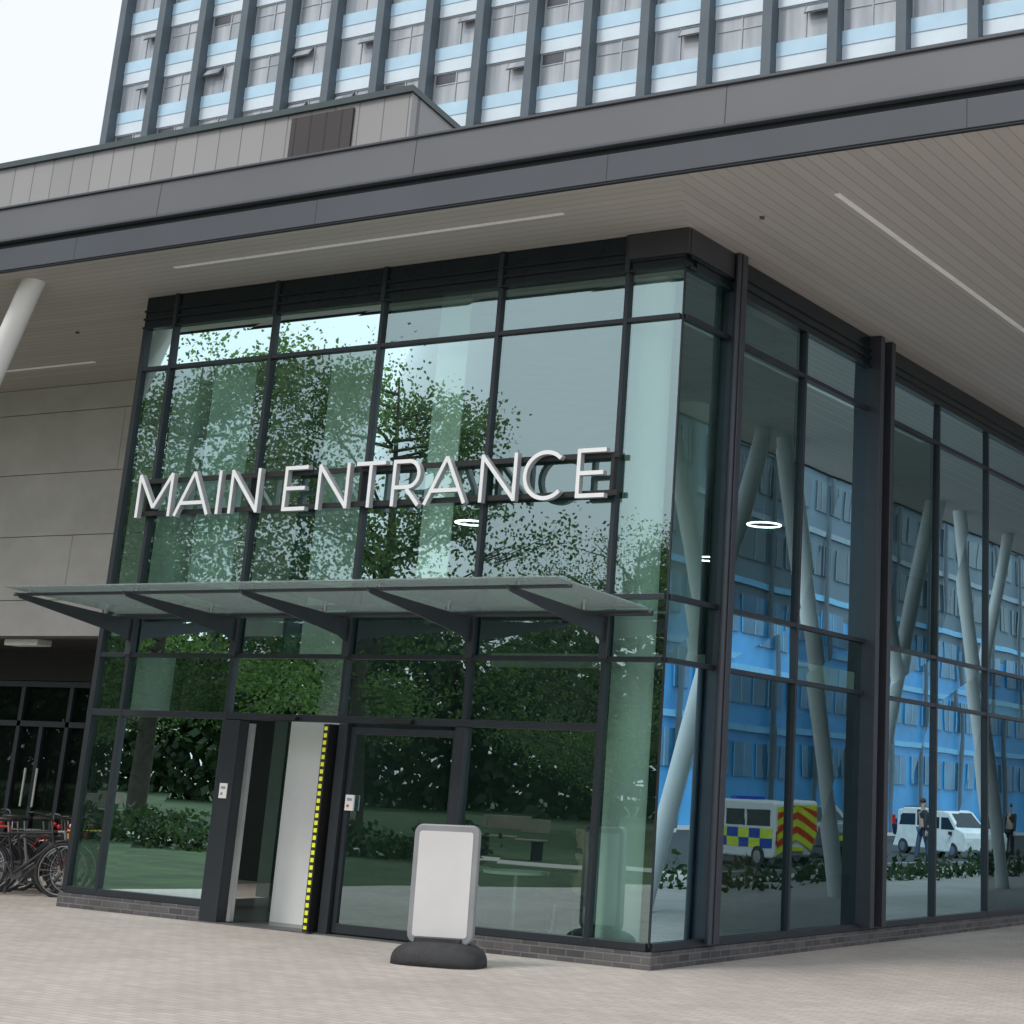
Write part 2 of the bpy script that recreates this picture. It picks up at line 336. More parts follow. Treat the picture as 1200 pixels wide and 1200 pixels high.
# ------------------------------------------------------------ canopy roof
roof=empty('overhanging_roof',(-8,-1.7,TOP),'broad overhanging roof with grey fascia and boarded soffit','roof')
YF=-1.72; XR=5.2
s1=MB(); s1.add([(-45,YF+.06,TOP),(MX[0]-.06,YF+.06,TOP),(MX[0]-.06,3.65,TOP),(-45,3.65,TOP)],[(0,1,2,3)])
s1.add([(MX[0]-.06,YF+.06,TOP),(.85,YF+.06,TOP),(0,0,TOP),(MX[0]-.06,0,TOP)],[(0,1,2,3)])
s1.obj('soffit',M_soffX,roof)
s1=MB(); s1.add([(.85,YF+.06,TOP),(XR-.06,YF+.06,TOP),(XR-.06,34,TOP),(0,34,TOP),(0,0,TOP)],[(0,1,2,3,4)]); s1.obj('soffit',M_soffY,roof)
MB().box(-45,XR-.07,YF+.07,34,TOP+.01,TOP+.45).obj('roof_slab',M_fascL,roof)
def fascia(z0,z1,off,mtl,name):
    f=MB(); f.box(-45,XR+off,YF-off,YF+.06,z0,z1); f.box(XR-.06,XR+off,YF+.06,34,z0,z1); f.obj(name,mtl,roof,.006)
fascia(7.60,7.90,.0,M_fascL,'lower_fascia'); fascia(7.90,7.985,-.055,M_groove,'fascia_groove'); fascia(7.575,7.60,-.012,M_groove,'drip_edge')
fascia(7.985,8.02,.04,M_fascL,'fascia_lip')
f=MB().prism([(YF-.02,8.02),(YF+.0,8.46),(YF+.2,8.46),(YF+.2,8.02)],0,-45,XR); f.obj('upper_fascia',M_fascU,roof,.008)
MB().box(-45,XR+.03,YF-.03,YF+.25,8.462,8.49).obj('roof_edge_trim',M_fascL,roof,.004)
MB().box(XR-.15,XR+.03,YF+.25,34,8.03,8.45).obj('upper_fascia',M_fascU,roof,.01)
j=MB(); x=-44
while x<XR: j.box(x-.004,x+.004,YF-.0015,YF+.01,7.61,7.895); x+=4.0
x=-42.6
while x<XR:
    j.add([(x-.004,YF-.0225,8.025),(x+.004,YF-.0225,8.025),(x+.004,YF-.0025,8.455),(x-.004,YF-.0025,8.455)],[(0,1,2,3)]); x+=4.
j.obj('fascia_joint',mat('soft joint',(.05,.05,.053),.8),roof)
for a in ((-6.96,-1.02,-1.03,-.98),(-21,-12.3,2.46,2.52)):
    MB().box(a[0],a[1],a[2],a[3],TOP-.012,TOP+.002).obj('strip_lamp',M_strip,roof)
MB().box(2.06,2.12,-.5,12,TOP-.012,TOP+.002).obj('strip_lamp',M_strip,roof)
for x,y in ((1.0,-.1),(-11,1.0)):
    MB().tube([(x,y,TOP),(x,y,TOP-.025)],.03,14).obj('downlight',M_dsteel,roof)

def colm(b,t,r0=.15,br=None):
    e=empty('slanted_support_column',(b[0],b[1],GZ),'white round steel column leaning under the roof','column','slanted columns carrying the roof')
    d=(Vector(t)-Vector(b)).normalized()
    MB().tube([b,Vector(t)+d*.06],r0,24).obj('shaft',M_white,e)
    if br:
        f,q=br; p=Vector(b).lerp(Vector(t),f); MB().tube([p,q],r0*.9,20).obj('branch',M_white,e)
colm((-12.7,-1.1,GZ),(-9.35,-1.2,TOP))
X4=4.3
colm((X4,6.8,GZ),(X4,10.2,TOP),.155,(.48,(X4,6.6,TOP+.05)))
colm((X4,13.9,GZ),(X4,11.0,TOP),.155)
colm((X4,14.5,GZ),(X4,18.0,TOP),.155,(.52,(X4,14.6,TOP+.05)))
colm((X4,22.0,GZ),(X4,19.2,TOP),.155,(.5,(X4,22.6,TOP+.05)))
colm((X4,24.0,GZ),(X4,27.5,TOP),.155)

# ------------------------------------------------------------ sign
sgn=empty('entrance_sign',(-4.3,-.1,4.56),'white raised lettering reading MAIN ENTRANCE on dark rails','sign')
for z in (4.62,5.04): MB().box(-8.0,-.65,-.115,-.075,z-.03,z+.03).obj('mounting_rail',M_black,sgn)
for x in MX[1:6]:
    MB().box(x-.02,x+.02,-.114,-.05,4.6,5.06).obj('rail_bracket',M_black,sgn)
H=.55; W=.046; B0=4.56
def stroke(mb,p,q,k):
    p=Vector(p);q=Vector(q); d=(q-p).normalized(); n=Vector((-d.y,d.x))*W/2
    poly=[p+n,p-n,q-n,q+n]
    poly=[(a.x,a.y) for a in poly]
    mb.prism(poly,1,-.19-.0012*k,-.186,0); mb.prism(poly,1,-.1858,-.1155,1)
def arc(mb,c,rx,rz,a0,a1,k,n=24):
    A=[math.radians(a0+(a1-a0)*i/n) for i in range(n+1)]
    for i in range(n):
        t0,t1=A[i],A[i+1]
        o=[(c[0]+rx*math.cos(t),c[1]+rz*math.sin(t)) for t in (t0,t1)]+[(c[0]+(rx-W)*math.cos(t),c[1]+(rz-W)*math.sin(t)) for t in (t1,t0)]
        mb.prism(o,1,-.19-.0012*k,-.186,0); mb.prism(o,1,-.1858,-.1155,1)
def letter(ch,x0,x1):
    mb=MB(); w=x1-x0; h=W/2; X=lambda u:x0+u; Z=lambda v:B0+v
    S=[]
    if ch=='M': S=[((h,0),(h,H)),((w-h,0),(w-h,H)),((h,H),(w/2,.12)),((w-h,H),(w/2,.12))]
    if ch=='A': S=[((h*.9,0),(w/2,H)),((w-h*.9,0),(w/2,H)),((w*.2,.16),(w*.8,.16))]
    if ch=='I': S=[((w/2,0),(w/2,H))]
    if ch=='N': S=[((h,0),(h,H)),((w-h,0),(w-h,H)),((h,H-.02),(w-h,.02))]
    if ch=='E': S=[((h,0),(h,H)),((W,h),(w,h)),((W,H/2),(w*.93,H/2)),((W,H-h),(w,H-h))]
    if ch=='T': S=[((w/2,0),(w/2,H-W)),((0,H-h),(w,H-h))]
    if ch=='R': S=[((h,0),(h,H)),((W,H-h),(w*.55,H-h)),((W,.22),(w*.55,.22)),((w*.52,.2),(w-h*.8,0))]
    for k,(p,q) in enumerate(S): stroke(mb,(X(p[0]),Z(p[1])),(X(q[0]),Z(q[1])),k)
    if ch=='R':
        rz=(H-.22+h)/2; arc(mb,(X(w*.55),Z(H-rz)),w*.42,rz,90,-90,5)
    if ch=='C': arc(mb,(X(w*.53),Z(H/2)),w*.53,H/2+.008,45,315,0,30)
    mb.obj('letter',[mat('letter face white',(.86,.87,.88),.4,0,.03,emit=(1,1,1),estr=.03),mat('letter return',(.45,.46,.48),.45)],sgn)
for ch,a,c in (('M',-7.95,-7.33),('A',-7.27,-6.66),('I',-6.58,-6.46),('N',-6.33,-5.84),('E',-5.44,-5.07),('N',-4.90,-4.41),('T',-4.31,-3.87),('R',-3.75,-3.32),('A',-3.27,-2.65),('N',-2.47,-1.96),('C',-1.87,-1.30),('E',-1.15,-.77)):
    letter(ch,a,c)

# ------------------------------------------------------------ glass awning
aw=empty('glass_awning',(-4.1,0,3.3),'frameless glass entrance awning on tapered steel brackets','awning')
zf,zb,yf=3.46,3.34,-1.95
xs=[-8.0]+MX[2:5]+[-.1]
for i in range(4):
    gp=MB(); x0=xs[i]+.01; x1=xs[i+1]-.01
    vs=[(x0,yf,zf),(x1,yf,zf),(x1,-.12,zb),(x0,-.12,zb)]
    vs+= [(a,b,c+.015) for a,b,c in vs]
    gp.add(vs,[(0,3,2,1),(4,5,6,7),(0,1,5,4),(1,2,6,5),(2,3,7,6),(3,0,4,7)]); gp.obj('glass_panel',M_glassclear,aw)
for x in MX[1:6]:
    br=MB().prism([(-.06,zb-.07),(-.06,zb-.34),(-.22,zb-.27),(yf+.12,zf-.115),(yf+.05,zf-.055)],0,x-.014,x+.014)
    br.box(x-.05,x+.05,-.075,-.052,zb-.5,zb)
    br.obj('support_bracket',M_frame2,aw,.004)
    for yy in (-1.7,-.5):
        zz=zb+(zf-zb)*(-yy/1.95); MB().tube([(x,yy,zz-.06),(x,yy,zz+.035)],.026,10).obj('glass_fixing',M_steel,aw)
for y,rr in ((-.2,.032),(-1.75,.02)):
    z=zb+(zf-zb)*(-y/1.95)-.05; MB().tube([(-8.05,y,z),(-.06,y,z)],rr,10).obj('support_rail',M_frame2,aw)

# ------------------------------------------------------------ stone clad wall with recess
sw=empty('stone_clad_building_wing',(-20,3.65,GZ),'grey stone panelled wing with a dark recessed doorway','building')
zs=[3.42,4.0,5.05,6.1,7.15,7.6]
pn=MB()
for r in range(5):
    off=[8.2,4.8,8.0,4.0,7.6][r]; x=MX[0]-.35-off
    xr=MX[0]-.35
    while xr>-44:
        xl=max(x,-44); pn.box(xl+.006,xr-.006,3.65,3.75,zs[r]+.006,min(zs[r+1]-.006,TOP-.005)); xr=xl; x=xl-4.2
pn.obj('stone_cladding',M_stone,sw,.003)
MB().box(-44,MX[0]-.34,3.70,3.95,3.40,TOP-.004).obj('backing_wall',M_joint,sw)
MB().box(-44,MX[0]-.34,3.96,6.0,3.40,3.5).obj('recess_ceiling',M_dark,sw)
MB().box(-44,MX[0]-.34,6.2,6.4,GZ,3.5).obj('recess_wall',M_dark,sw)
MB().box(-15.25,-14.9,5.98,6.2,GZ,3.4).obj('door_surround',M_frame,sw)
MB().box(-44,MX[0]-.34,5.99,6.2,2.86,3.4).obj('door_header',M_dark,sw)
d=MB()
for x in (-18.2,-17.0,-15.75): d.box(x-.05,x+.05,6.02,6.1,GZ,2.75)
d.box(-18.2,-15.3,6.02,6.1,2.06,2.16); d.box(-18.2,-15.3,6.02,6.1,2.75,2.85); d.box(-16.45,-16.35,6.02,6.1,GZ,2.06)
dd=d.obj('glazed_door',M_frame,sw,.004)
p=MB(); p.add([(-18.15,6.07,GZ),(-15.3,6.07,GZ),(-15.3,6.07,2.75),(-18.15,6.07,2.75)],[(0,1,2,3)]); p.obj('door_glass',M_glassdark,dd).matrix_parent_inverse=Matrix.Identity(4)
for x in (-16.55,-16.25):
    hh=MB(); hh.tube([(x,5.95,.7),(x,5.95,1.35)],.02,8); hh.obj('door_handle',M_white,dd).matrix_parent_inverse=Matrix.Identity(4)
MB().box(-15.1,-14.3,3.9,4.2,3.30,3.40).obj('ceiling_lamp',M_offwhite,sw,.01)

# ------------------------------------------------------------ rooftop plant volume
rv=empty('rooftop_plant_enclosure',(-20,8,8),'low rooftop enclosure clad in grey standing seam metal','building')
v=MB(); v.prism([(-45,8),(-11.08,8),(-12.3,13.4),(-12.3,20),(-45,20)],2,8.06,14.15); v.obj('cladding',M_clad,rv)
v=MB(); v.prism([(-45,7.92),(-11.02,7.92),(-12.24,13.4),(-12.24,20),(-45,20)],2,14.152,14.28); v.obj('coping',M_copeD,rv)
MB().box(-14.1,-12.5,7.95,7.998,12.6,14.05).obj('louvre',M_brown,rv)

# ------------------------------------------------------------ tower block
tw=empty('tower_block',(-45,60,GZ),'high rise tower with dark vertical fins and pale blue panels','building')
X0=-82.0; BAY=3.92; NB=19; ST=3.75; ZW=40.35; WH=2.1
MB().box(X0-.6,X0+NB*BAY+.4,60.25,76,GZ,63).obj('tower_wall',M_fin,tw)
for i in range(NB+1):
    x=X0+i*BAY; MB().box(x-.29,x+.29,59.35,60.25,GZ,63).obj('vertical_fin',M_fin,tw)
wg,N,L,B=nmat('tower window glass'); B.inputs['Roughness'].default_value=.08; B.inputs['Specular IOR Level'].default_value=.9
tc=N.new('ShaderNodeTexCoord'); oi=N.new('ShaderNodeObjectInfo'); sp=N.new('ShaderNodeSeparateXYZ'); L.new(tc.outputs['Object'],sp.inputs[0])
ml=N.new('ShaderNodeMath'); ml.operation='MULTIPLY'; ml.inputs[1].default_value=37.; L.new(oi.outputs['Random'],ml.inputs[0])
mz=N.new('ShaderNodeMath'); mz.operation='MULTIPLY'; mz.inputs[1].default_value=.12; L.new(sp.outputs[2],mz.inputs[0])
cm=N.new('ShaderNodeCombineXYZ'); L.new(sp.outputs[0],cm.inputs[0]); L.new(ml.outputs[0],cm.inputs[1]); L.new(mz.outputs[0],cm.inputs[2])
nz=N.new('ShaderNodeTexNoise'); nz.inputs['Scale'].default_value=1.0; nz.inputs['Detail'].default_value=2; L.new(cm.outputs[0],nz.inputs['Vector'])
rp=N.new('ShaderNodeValToRGB'); L.new(nz.outputs['Fac'],rp.inputs[0])
rp.color_ramp.elements[0].position=.34; rp.color_ramp.elements[0].color=(.28,.32,.36,1)
rp.color_ramp.elements[1].position=.60; rp.color_ramp.elements[1].color=(.46,.50,.54,1)
L.new(rp.outputs[0],B.inputs['Base Color'])
def winmesh(var):
    m=MB(); w=BAY-.60; h=WH
    m.box(0,w,0,.02,0,h,1)
    for x in (0,w*.5-.04,w-.07): m.box(x,x+.08,-.06,0,0,h,0)
    for z in (0,h-.08): m.box(.08,w-.08,-.055,0,z,z+.08,0)
    if var in(1,2):
        x0=.1 if var==1 else w*.5+.05
        vs=[(x0,-.07,h-.12),(x0+w*.45,-.07,h-.12),(x0+w*.45,-.42,h*.62),(x0,-.42,h*.62)]
        vs2=[(a,b-.05,c) for a,b,c in vs]
        fr=[(0,1,2,3),(4,7,6,5),(0,4,5,1),(1,5,6,2),(2,6,7,3),(3,7,4,0)]
        m.add(vs+vs2,fr,2)
        gs=[(x0+.07,-.125,h-.2),(x0+w*.45-.07,-.125,h-.2),(x0+w*.45-.07,-.44,h*.66),(x0+.07,-.44,h*.66)]
        m.add([(a,b-.03,c) for a,b,c in gs],[(0,1,2,3)],1)
    if var in (0,3): m.box(.08,w-.08,-.05,0,h*.62,h*.62+.05,0)
    if var==3: m.box(.12,w*.48,-.03,0,h*.68,h-.1,2)
    return m
protos=[]
for vkey in range(4):
    protos.append(winmesh(vkey).obj('window',[M_winframe,wg,M_sash],tw))
for p in protos: p.matrix_parent_inverse=Matrix.Translation(-Vector(tw.location))
rr=random.Random(11); used=set(); stuff=MB()
for r in range(-10,6):
    zb_=ZW+r*ST
    for i in range(NB):
        x=X0+i*BAY+.30
        if -1<=r<=3:
            v=rr.choice([0,0,0,1,2,3])
            if v not in used: o=protos[v]; used.add(v)
            else: o=protos[v].copy(); COL.objects.link(o)
            o.location=(x,60.2,zb_)
        else:
            stuff.box(x,x+BAY-.60,60.18,60.22,zb_,zb_+WH)
stuff.obj('window_grid',wg,tw,kind='stuff')
SP=ST-WH
for r in range(-10,6):
    z0=ZW+r*ST-SP
    MB().box(X0+.3,X0+NB*BAY-.3,60.0,60.24,z0+SP*.5,z0+SP).obj('blue_spandrel',M_blue,tw)
    MB().box(X0+.3,X0+NB*BAY-.3,60.05,60.24,z0,z0+SP*.5).obj('white_spandrel',M_paleblue,tw)

# ------------------------------------------------------------ blue building across the road
bb=empty('blue_clad_building',(34,70,GZ),'blue panelled building facing the entrance across the road','building')
MB().box(31,46,26,125,GZ,10.5).obj('lower_wall',mat('vivid blue cladding',(.06,.34,.70),.4,0,.3,.22),bb)
MB().box(31,46,26,125,10.5,26).obj('upper_wall',mat('mid grey cladding',(.12,.18,.23),.5,0,.2,.2),bb)
rw=random.Random(4)
for r in range(7):
    z=2.4+r*3.4
    w=MB(); wf=MB(); y=27.
    while y<122:
        wd=rw.choice([1.3,1.3,2.0,2.9])
        w.box(30.93,31.0,y,y+wd,z,z+1.6)
        wf.box(30.90,30.929,y+wd*.5-.04,y+wd*.5+.04,z,z+1.6); wf.box(30.90,30.929,y-.06,y-.001,z,z+1.6)
        y+=wd+rw.choice([.35,.5,.9])
    w.obj('window_row',mat('deep blue window',(.04,.17,.32),.1,0,.6,.35) if z<10 else mat('slate window',(.05,.085,.11),.1,0,.5,.4),bb)
    wf.obj('window_frame_row',mat('blue grey frame',(.20,.42,.58),.4) if z<10 else mat('slate frame',(.2,.25,.28),.4),bb)
    MB().box(30.86,30.92,26,125,z+2.1,z+2.4).obj('pale_band',mat('light blue band',(.18,.50,.78),.4) if z<10 else mat('grey blue band',(.24,.32,.38),.4),bb)
cl=MB(); y=26.
while y<125: cl.box(30.70,30.85,y,y+.25,GZ,26); y+=5.2
cl.obj('facade_rib',M_fin,bb)

# ------------------------------------------------------------ trees
def tree(name,loc,h,cr,nleaf,seed,lm,label,group='trees on the lawn facing the entrance'):
    rn=np.random.RandomState(seed); R=random.Random(seed)
    e=empty(name,loc,label,'tree',group)
    tk=MB()
    tk.tube([(0,0,0),(R.uniform(-.2,.2),R.uniform(-.2,.2),h*.25),(R.uniform(-.4,.4),R.uniform(-.4,.4),h*.55),(R.uniform(-.5,.5),R.uniform(-.5,.5),h*.9)],[h*.020,h*.015,h*.009,.03],9)
    tips=[]
    for i in range(44):
        t=R.uniform(.14,.88); z=h*t; a=R.uniform(0,6.28); ln=cr*(1.0-.55*abs(t-.45)/.5)*R.uniform(.5,1.15); up=R.uniform(.1,.6)
        p0=Vector((0,0,z)); p1=p0+Vector((math.cos(a)*ln*.5,math.sin(a)*ln*.5,ln*up*.35)); p2=p0+Vector((math.cos(a+.2)*ln,math.sin(a+.2)*ln,ln*up))
        tk.tube([p0,p1,p2],[h*.004,h*.0025,.010],5)
        tips+= [p2,p1*.4+p2*.6,p1]
        for q in range(4):
            a2=a+R.uniform(-1,1); p3=p1.lerp(p2,R.random())+Vector((math.cos(a2),math.sin(a2),R.uniform(-.3,.7)))*ln*.4
            tk.tube([p1.lerp(p2,.4),p3],[.025,.008],4); tips.append(p3)
    tips.append(Vector((0,0,h*.93)))
    tk.obj('trunk',M_bark,e).matrix_parent_inverse=Matrix.Identity(4)
    T=np.array([tuple(t) for t in tips]); idx=rn.randint(0,len(T),nleaf)
    C=T[idx]+rn.normal(0,1,(nleaf,3))*np.array([.55,.55,.45])*cr*.17
    o=leaves('crown',C,.070*h/14,.048*h/14,lm,rn); o.parent=e
    return e
tA=tree('broadleaf_tree',(-28.5,-29,GZ),16.5,5.2,25000,1,M_leafA,'tall broadleaf tree in full leaf on the lawn')
tB=tree('broadleaf_tree',(-21,-33,GZ),10.5,4.4,16000,2,M_leafA,'smaller rounded tree in leaf on the lawn')
copy_tree(tA,(-37,-28,GZ),1.7,scale=1.05)
copy_tree(tA,(-45,-31,GZ),4.0,scale=1.0)
copy_tree(tB,(-15.5,-37,GZ),2.2)
copy_tree(tB,(-27,-42,GZ),.7,scale=1.05)
copy_tree(tB,(-9,-42,GZ),5.1,scale=1.1)
copy_tree(tA,(-54,-38,GZ),5.1,scale=1.0)
rn=np.random.RandomState(5); nl=52000
xx=rn.uniform(-110,30,nl); top=9.5+1.8*np.sin(xx*.31)+1.3*np.sin(xx*.83+1)+.8*np.sin(xx*2.1)
C=np.stack([xx,rn.normal(-62,1.4,nl),GZ+rn.uniform(0,1,nl)**.9*top],1)
o=leaves('far_wood',C,.36,.25,M_leafB,rn); tag(o,kind='stuff',label='dense dark green belt of trees behind the lawn')
nl=9000; xx=rn.uniform(-45,-13,nl)
C=np.stack([xx,rn.normal(-14.5,.5,nl)+.8*np.sin(xx*.5),GZ+rn.uniform(0,1,nl)*(.6+.25*np.sin(xx*1.7))],1)
o=leaves('shrub_bed',C,.09,.06,M_leafB,rn); tag(o,kind='stuff',label='low mixed green shrubs edging the lawn')
nl=3200; yy=rn.uniform(12,60,nl)
C=np.stack([rn.uniform(6.4,8.2,nl),yy,GZ+rn.uniform(0,1,nl)*(.28+.22*np.sin(yy*1.9)+.12*np.sin(yy*5))],1)
o=leaves('low_planting',C,.11,.05,M_leafB,rn); tag(o,kind='stuff',label='low green shrubs beside the road')
for x0 in (-30,-22,-16):
    e=empty('park_bench',(x0,-19,GZ),'plain timber park bench standing on the lawn','bench','benches on the lawn')
    MB().box(x0,x0+1.8,-19.2,-18.8,GZ+.42,GZ+.46).obj('seat',mat('weathered timber',(.35,.30,.24),.8),e,.01)
    MB().box(x0,x0+1.8,-19.26,-19.22,GZ+.6,GZ+.9).obj('backrest',mat('weathered timber',(.35,.30,.24),.8),e,.01)
    for xx in (x0+.15,x0+1.6): MB().box(xx,xx+.06,-19.25,-18.85,GZ,GZ+.42).obj('leg',M_frame,e)

# ------------------------------------------------------------ pavement sign
def rrect(w,z0,z1,r,n=6):
    pts=[]
    for cx,cz,a in ((w/2-r,z0+r,-90),(w/2-r,z1-r,0),(-w/2+r,z1-r,90),(-w/2+r,z0+r,180)):
        for i in range(n+1):
            t=math.radians(a+90*i/n); pts.append((cx+r*math.cos(t),cz+r*math.sin(t)))
    return pts
ab=empty('pavement_sign',(0,0,0),'blank white pavement sign in grey frame on rubber base','sign')
MB().prism(rrect(.69,.19,1.30,.09),1,-.035,.035).obj('sign_frame',mat('pale grey plastic',(.27,.28,.29),.4),ab,.012)
MB().prism(rrect(.575,.255,1.235,.03),1,-.040,.040).obj('sign_panel',mat('blank poster white',(.66,.66,.66),.3,0,.07,1.2),ab)
bs=MB(); bs.ell((0,0,0),.47,.28,.22,zmin=0,p=.66,n=40,h=22); bs.box(-.24,.24,-.09,.09,.13,.245)
bs.obj('rubber_base',M_rubber,ab,0)
for s in (-1,1): MB().box(s*.21-.03,s*.21+.03,-.03,.03,.17,.26).obj('foot_bracket',M_black,ab)
ab.location=(-1.49,-1.47,GZ); ab.rotation_euler=(0,math.radians(-.8),math.radians(14))

# ------------------------------------------------------------ bicycles
def bicycle(loc,rz,col,label,basket=False,lean=.06):
    e=empty('bicycle',(0,0,0),label,'bicycle','bicycles parked beside the entrance')
    R=.335
    for cx in (0,1.05):
        w=MB().tube([(cx+R*math.cos(t),0,R+R*math.sin(t)) for t in np.linspace(0,2*math.pi,32,endpoint=False)],.02,8,closed=True)
        wo=w.obj('wheel',M_rubber,e)
        rm=MB().tube([(cx+(R-.03)*math.cos(t),0,R+(R-.03)*math.sin(t)) for t in np.linspace(0,2*math.pi,32,endpoint=False)],.010,6,closed=True)
        for k in range(20):
            t=k*math.pi/10; rm.tube([(cx,(.03 if k%2 else -.03),R),(cx+(R-.03)*math.cos(t),0,R+(R-.03)*math.sin(t))],.0025,4,cap=False)
        rm.tube([(cx,-.05,R),(cx,.05,R)],.022,8)
        rm.obj('rim',M_steel,wo)
        md=MB().tube([(cx+(R+.035)*math.cos(t),0,R+(R+.035)*math.sin(t)) for t in np.linspace(math.radians(15),math.radians(170),16)],.018,6); md.obj('mudguard',M_black,e)
    m=mat('bike paint '+str(col),col,.3)
    f=MB(); bbk=(.43,0,.28); st=(.30,0,.78); hd=(.86,0,.80); hb=(.90,0,.66)
    f.tube([st,hd],.018,8); f.tube([bbk,st],.018,8); f.tube([bbk,hb],.021,8); f.tube([hd,hb],.022,8)
    for s in(-.05,.05): f.tube([(0,s,R),(bbk[0],s*.6,bbk[2])],.009,6); f.tube([(0,s,R),(st[0],s*.3,st[2]-.03)],.008,6); f.tube([(1.05,s,R),(.96,s,.58),(hb[0],0,hb[2])],.011,6)
    f.obj('frame',m,e)
    MB().tube([st,(.275,0,.92)],.012,8).obj('seat_post',M_steel,e)
    MB().ell((.25,0,.95),.14,.075,.035,n=14,h=8).obj('saddle',M_black,e)
    hbm=MB().tube([hd,(.83,0,.95)],.012,8); hbm.tube([(.74,-.29,1.0),(.80,-.2,1.0),(.85,0,.96),(.80,.2,1.0),(.74,.29,1.0)],.012,8); hbm.obj('handlebar',M_dsteel,e)
    gr=MB(); gr.tube([(.68,-.29,.995),(.76,-.28,1.0)],.017,8); gr.tube([(.68,.29,.995),(.76,.28,1.0)],.017,8); gr.obj('grip',M_black,e)
    cr=MB().tube([(.43,.06,.28),(.43,.07,.28)],.09,20); cr.tube([(.43,.08,.28),(.52,.08,.14)],.01,6); cr.tube([(.43,-.08,.28),(.34,-.08,.42)],.01,6); cr.box(.48,.56,.09,.17,.125,.145); cr.box(.3,.38,-.17,-.09,.41,.43)
    cr.obj('crank_and_pedals',M_dsteel,e)
    if basket:
        b=MB()
        for z in (.66,.74,.82,.9): b.tube([(1.0,-.16,z),(1.24,-.16,z),(1.24,.16,z),(1.0,.16,z)],.005,4,closed=True)
        for x,y in ((1.0,-.16),(1.12,-.16),(1.24,-.16),(1.24,0),(1.24,.16),(1.12,.16),(1.0,.16)): b.tube([(x,y,.64),(x,y,.92)],.005,4)
        b.obj('basket',M_black,e)
    MB().ell((.93,0,.88),.03,.03,.03,n=10,h=6).obj('lamp',mat('bike lamp red',(.6,.03,.02),.4) if not basket else M_white,e)
    e.location=loc; e.rotation_euler=(lean,0,rz); return e
bicycle((-10.40,.30,GZ),.62,(.03,.03,.035),'black bicycle with mudguards leaning on a stand')
bicycle((-10.65,.75,GZ),.45,(.30,.32,.34),'silver grey bicycle with a front basket in the row',True,-.05)
bicycle((-10.75,1.2,GZ),.55,(.62,.02,.02),'red bicycle with silver wheels in the row',lean=.1)
bicycle((-10.9,1.7,GZ),.4,(.80,.48,.02),'yellow bicycle parked beside the stone wall',lean=-.08)
bicycle((-11.0,2.2,GZ),.5,(.03,.03,.03),'plain black bicycle parked close to the doorway',lean=.05)
bicycle((-12.0,.9,GZ),.75,(.62,.05,.03),'bright red bicycle turned slightly out of the row')
bicycle((-11.4,.15,GZ),.75,(.04,.08,.22),'dark blue bicycle tucked behind a black one',lean=-.06)
bicycle((-10.5,.5,GZ),.95,(.05,.05,.055),'dark bicycle crossed over its neighbour',lean=.08)
bicycle((-11.2,1.0,GZ),.3,(.04,.04,.04),'matt black bicycle wedged in the middle of the row',lean=-.1)
for i in range(4):
    x=-12.6+i*.75
    MB().tube([(x,.7,GZ),(x,.7,.45),(x+.05,.85,.52),(x+.2,1.3,.52),(x+.25,1.45,.45),(x+.25,1.45,GZ)],.02,10).obj('cycle_stand',M_dsteel,label='bent steel tube cycle stand fixed to the paving',category='cycle stand',group='cycle stands beside the entrance')

# ------------------------------------------------------------ vehicles
def vehicle(name,prof,width,wheels,R,paint,glassparts,label,cat,loc,rz,extra=None,scale=1):
    e=empty(name,(0,0,0),label,cat)
    MB().prism(prof,1,-width/2,width/2).obj('body',paint,e,.06)
    gm=mat('vehicle window',(.02,.025,.03),.08)
    for poly in glassparts.get('side',[]):
        for s in(-1,1):
            MB().prism(poly,1,s*(width/2+.004),s*(width/2-.02)).obj('window',gm,e)
    for q in glassparts.get('quad',[]):
        m=MB(); m.add(q,[(0,1,2,3)]); m.obj('windscreen',gm,e)
    for x in wheels:
        for s in(-1,1):
            y=s*(width/2-.08)
            w=MB().tube([(x,y-.11,R),(x,y+.11,R)],R,24).obj('wheel',M_rubber,e,.02)
            MB().tube([(x,y-.125,R),(x,y+.125,R)],R*.6,16).obj('rim',M_steel,w)
    x0=min(p[0] for p in prof); x1=max(p[0] for p in prof)
    for s in(-1,1):
        MB().box(x1-.06,x1+.01,s*width*.38-.16,s*width*.38+.16,.68,.84).obj('headlight',M_white,e,.01)
        MB().box(x0-.012,x0+.04,s*width*.44-.07,s*width*.44+.07,.75,1.15).obj('tail_light',mat('red lamp',(.5,.02,.02),.3),e,.01)
        MB().box(x0+(x1-x0)*.74,x0+(x1-x0)*.74+.1,s*(width/2+.02),s*(width/2+.2),1.05,1.2).obj('wing_mirror',M_black,e,.01)
    MB().box(x0-.02,x0+.03,-.26,.26,.48,.60).obj('number_plate',M_yellow,e); MB().box(x1-.02,x1+.02,-.26,.26,.40,.52).obj('number_plate',M_white,e)
    if extra: extra(e,width)
    e.location=loc; e.rotation_euler=(0,0,rz); e.scale=(scale,scale,scale); return e
vanprof=[(-2.3,.35),(-2.35,.9),(-2.3,1.95),(-2.2,2.05),(.7,2.1),(1.0,2.02),(1.7,1.35),(2.3,1.15),(2.42,.9),(2.42,.4),(2.3,.3),(-2.2,.3)]
vang={'side':[[(-2.05,1.3),(-2.05,1.8),(-.8,1.8),(-.8,1.3)],[(-.68,1.3),(-.68,1.8),(.35,1.8),(.35,1.3)],[(.48,1.27),(.48,1.8),(.98,1.8),(1.45,1.27)]],
'quad':[[(1.05,-.75,1.99),(1.05,.75,1.99),(1.72,.8,1.36),(1.72,-.8,1.36)],[(-2.35,-.75,1.3),(-2.35,.75,1.3),(-2.33,.7,1.82),(-2.33,-.7,1.82)]]}
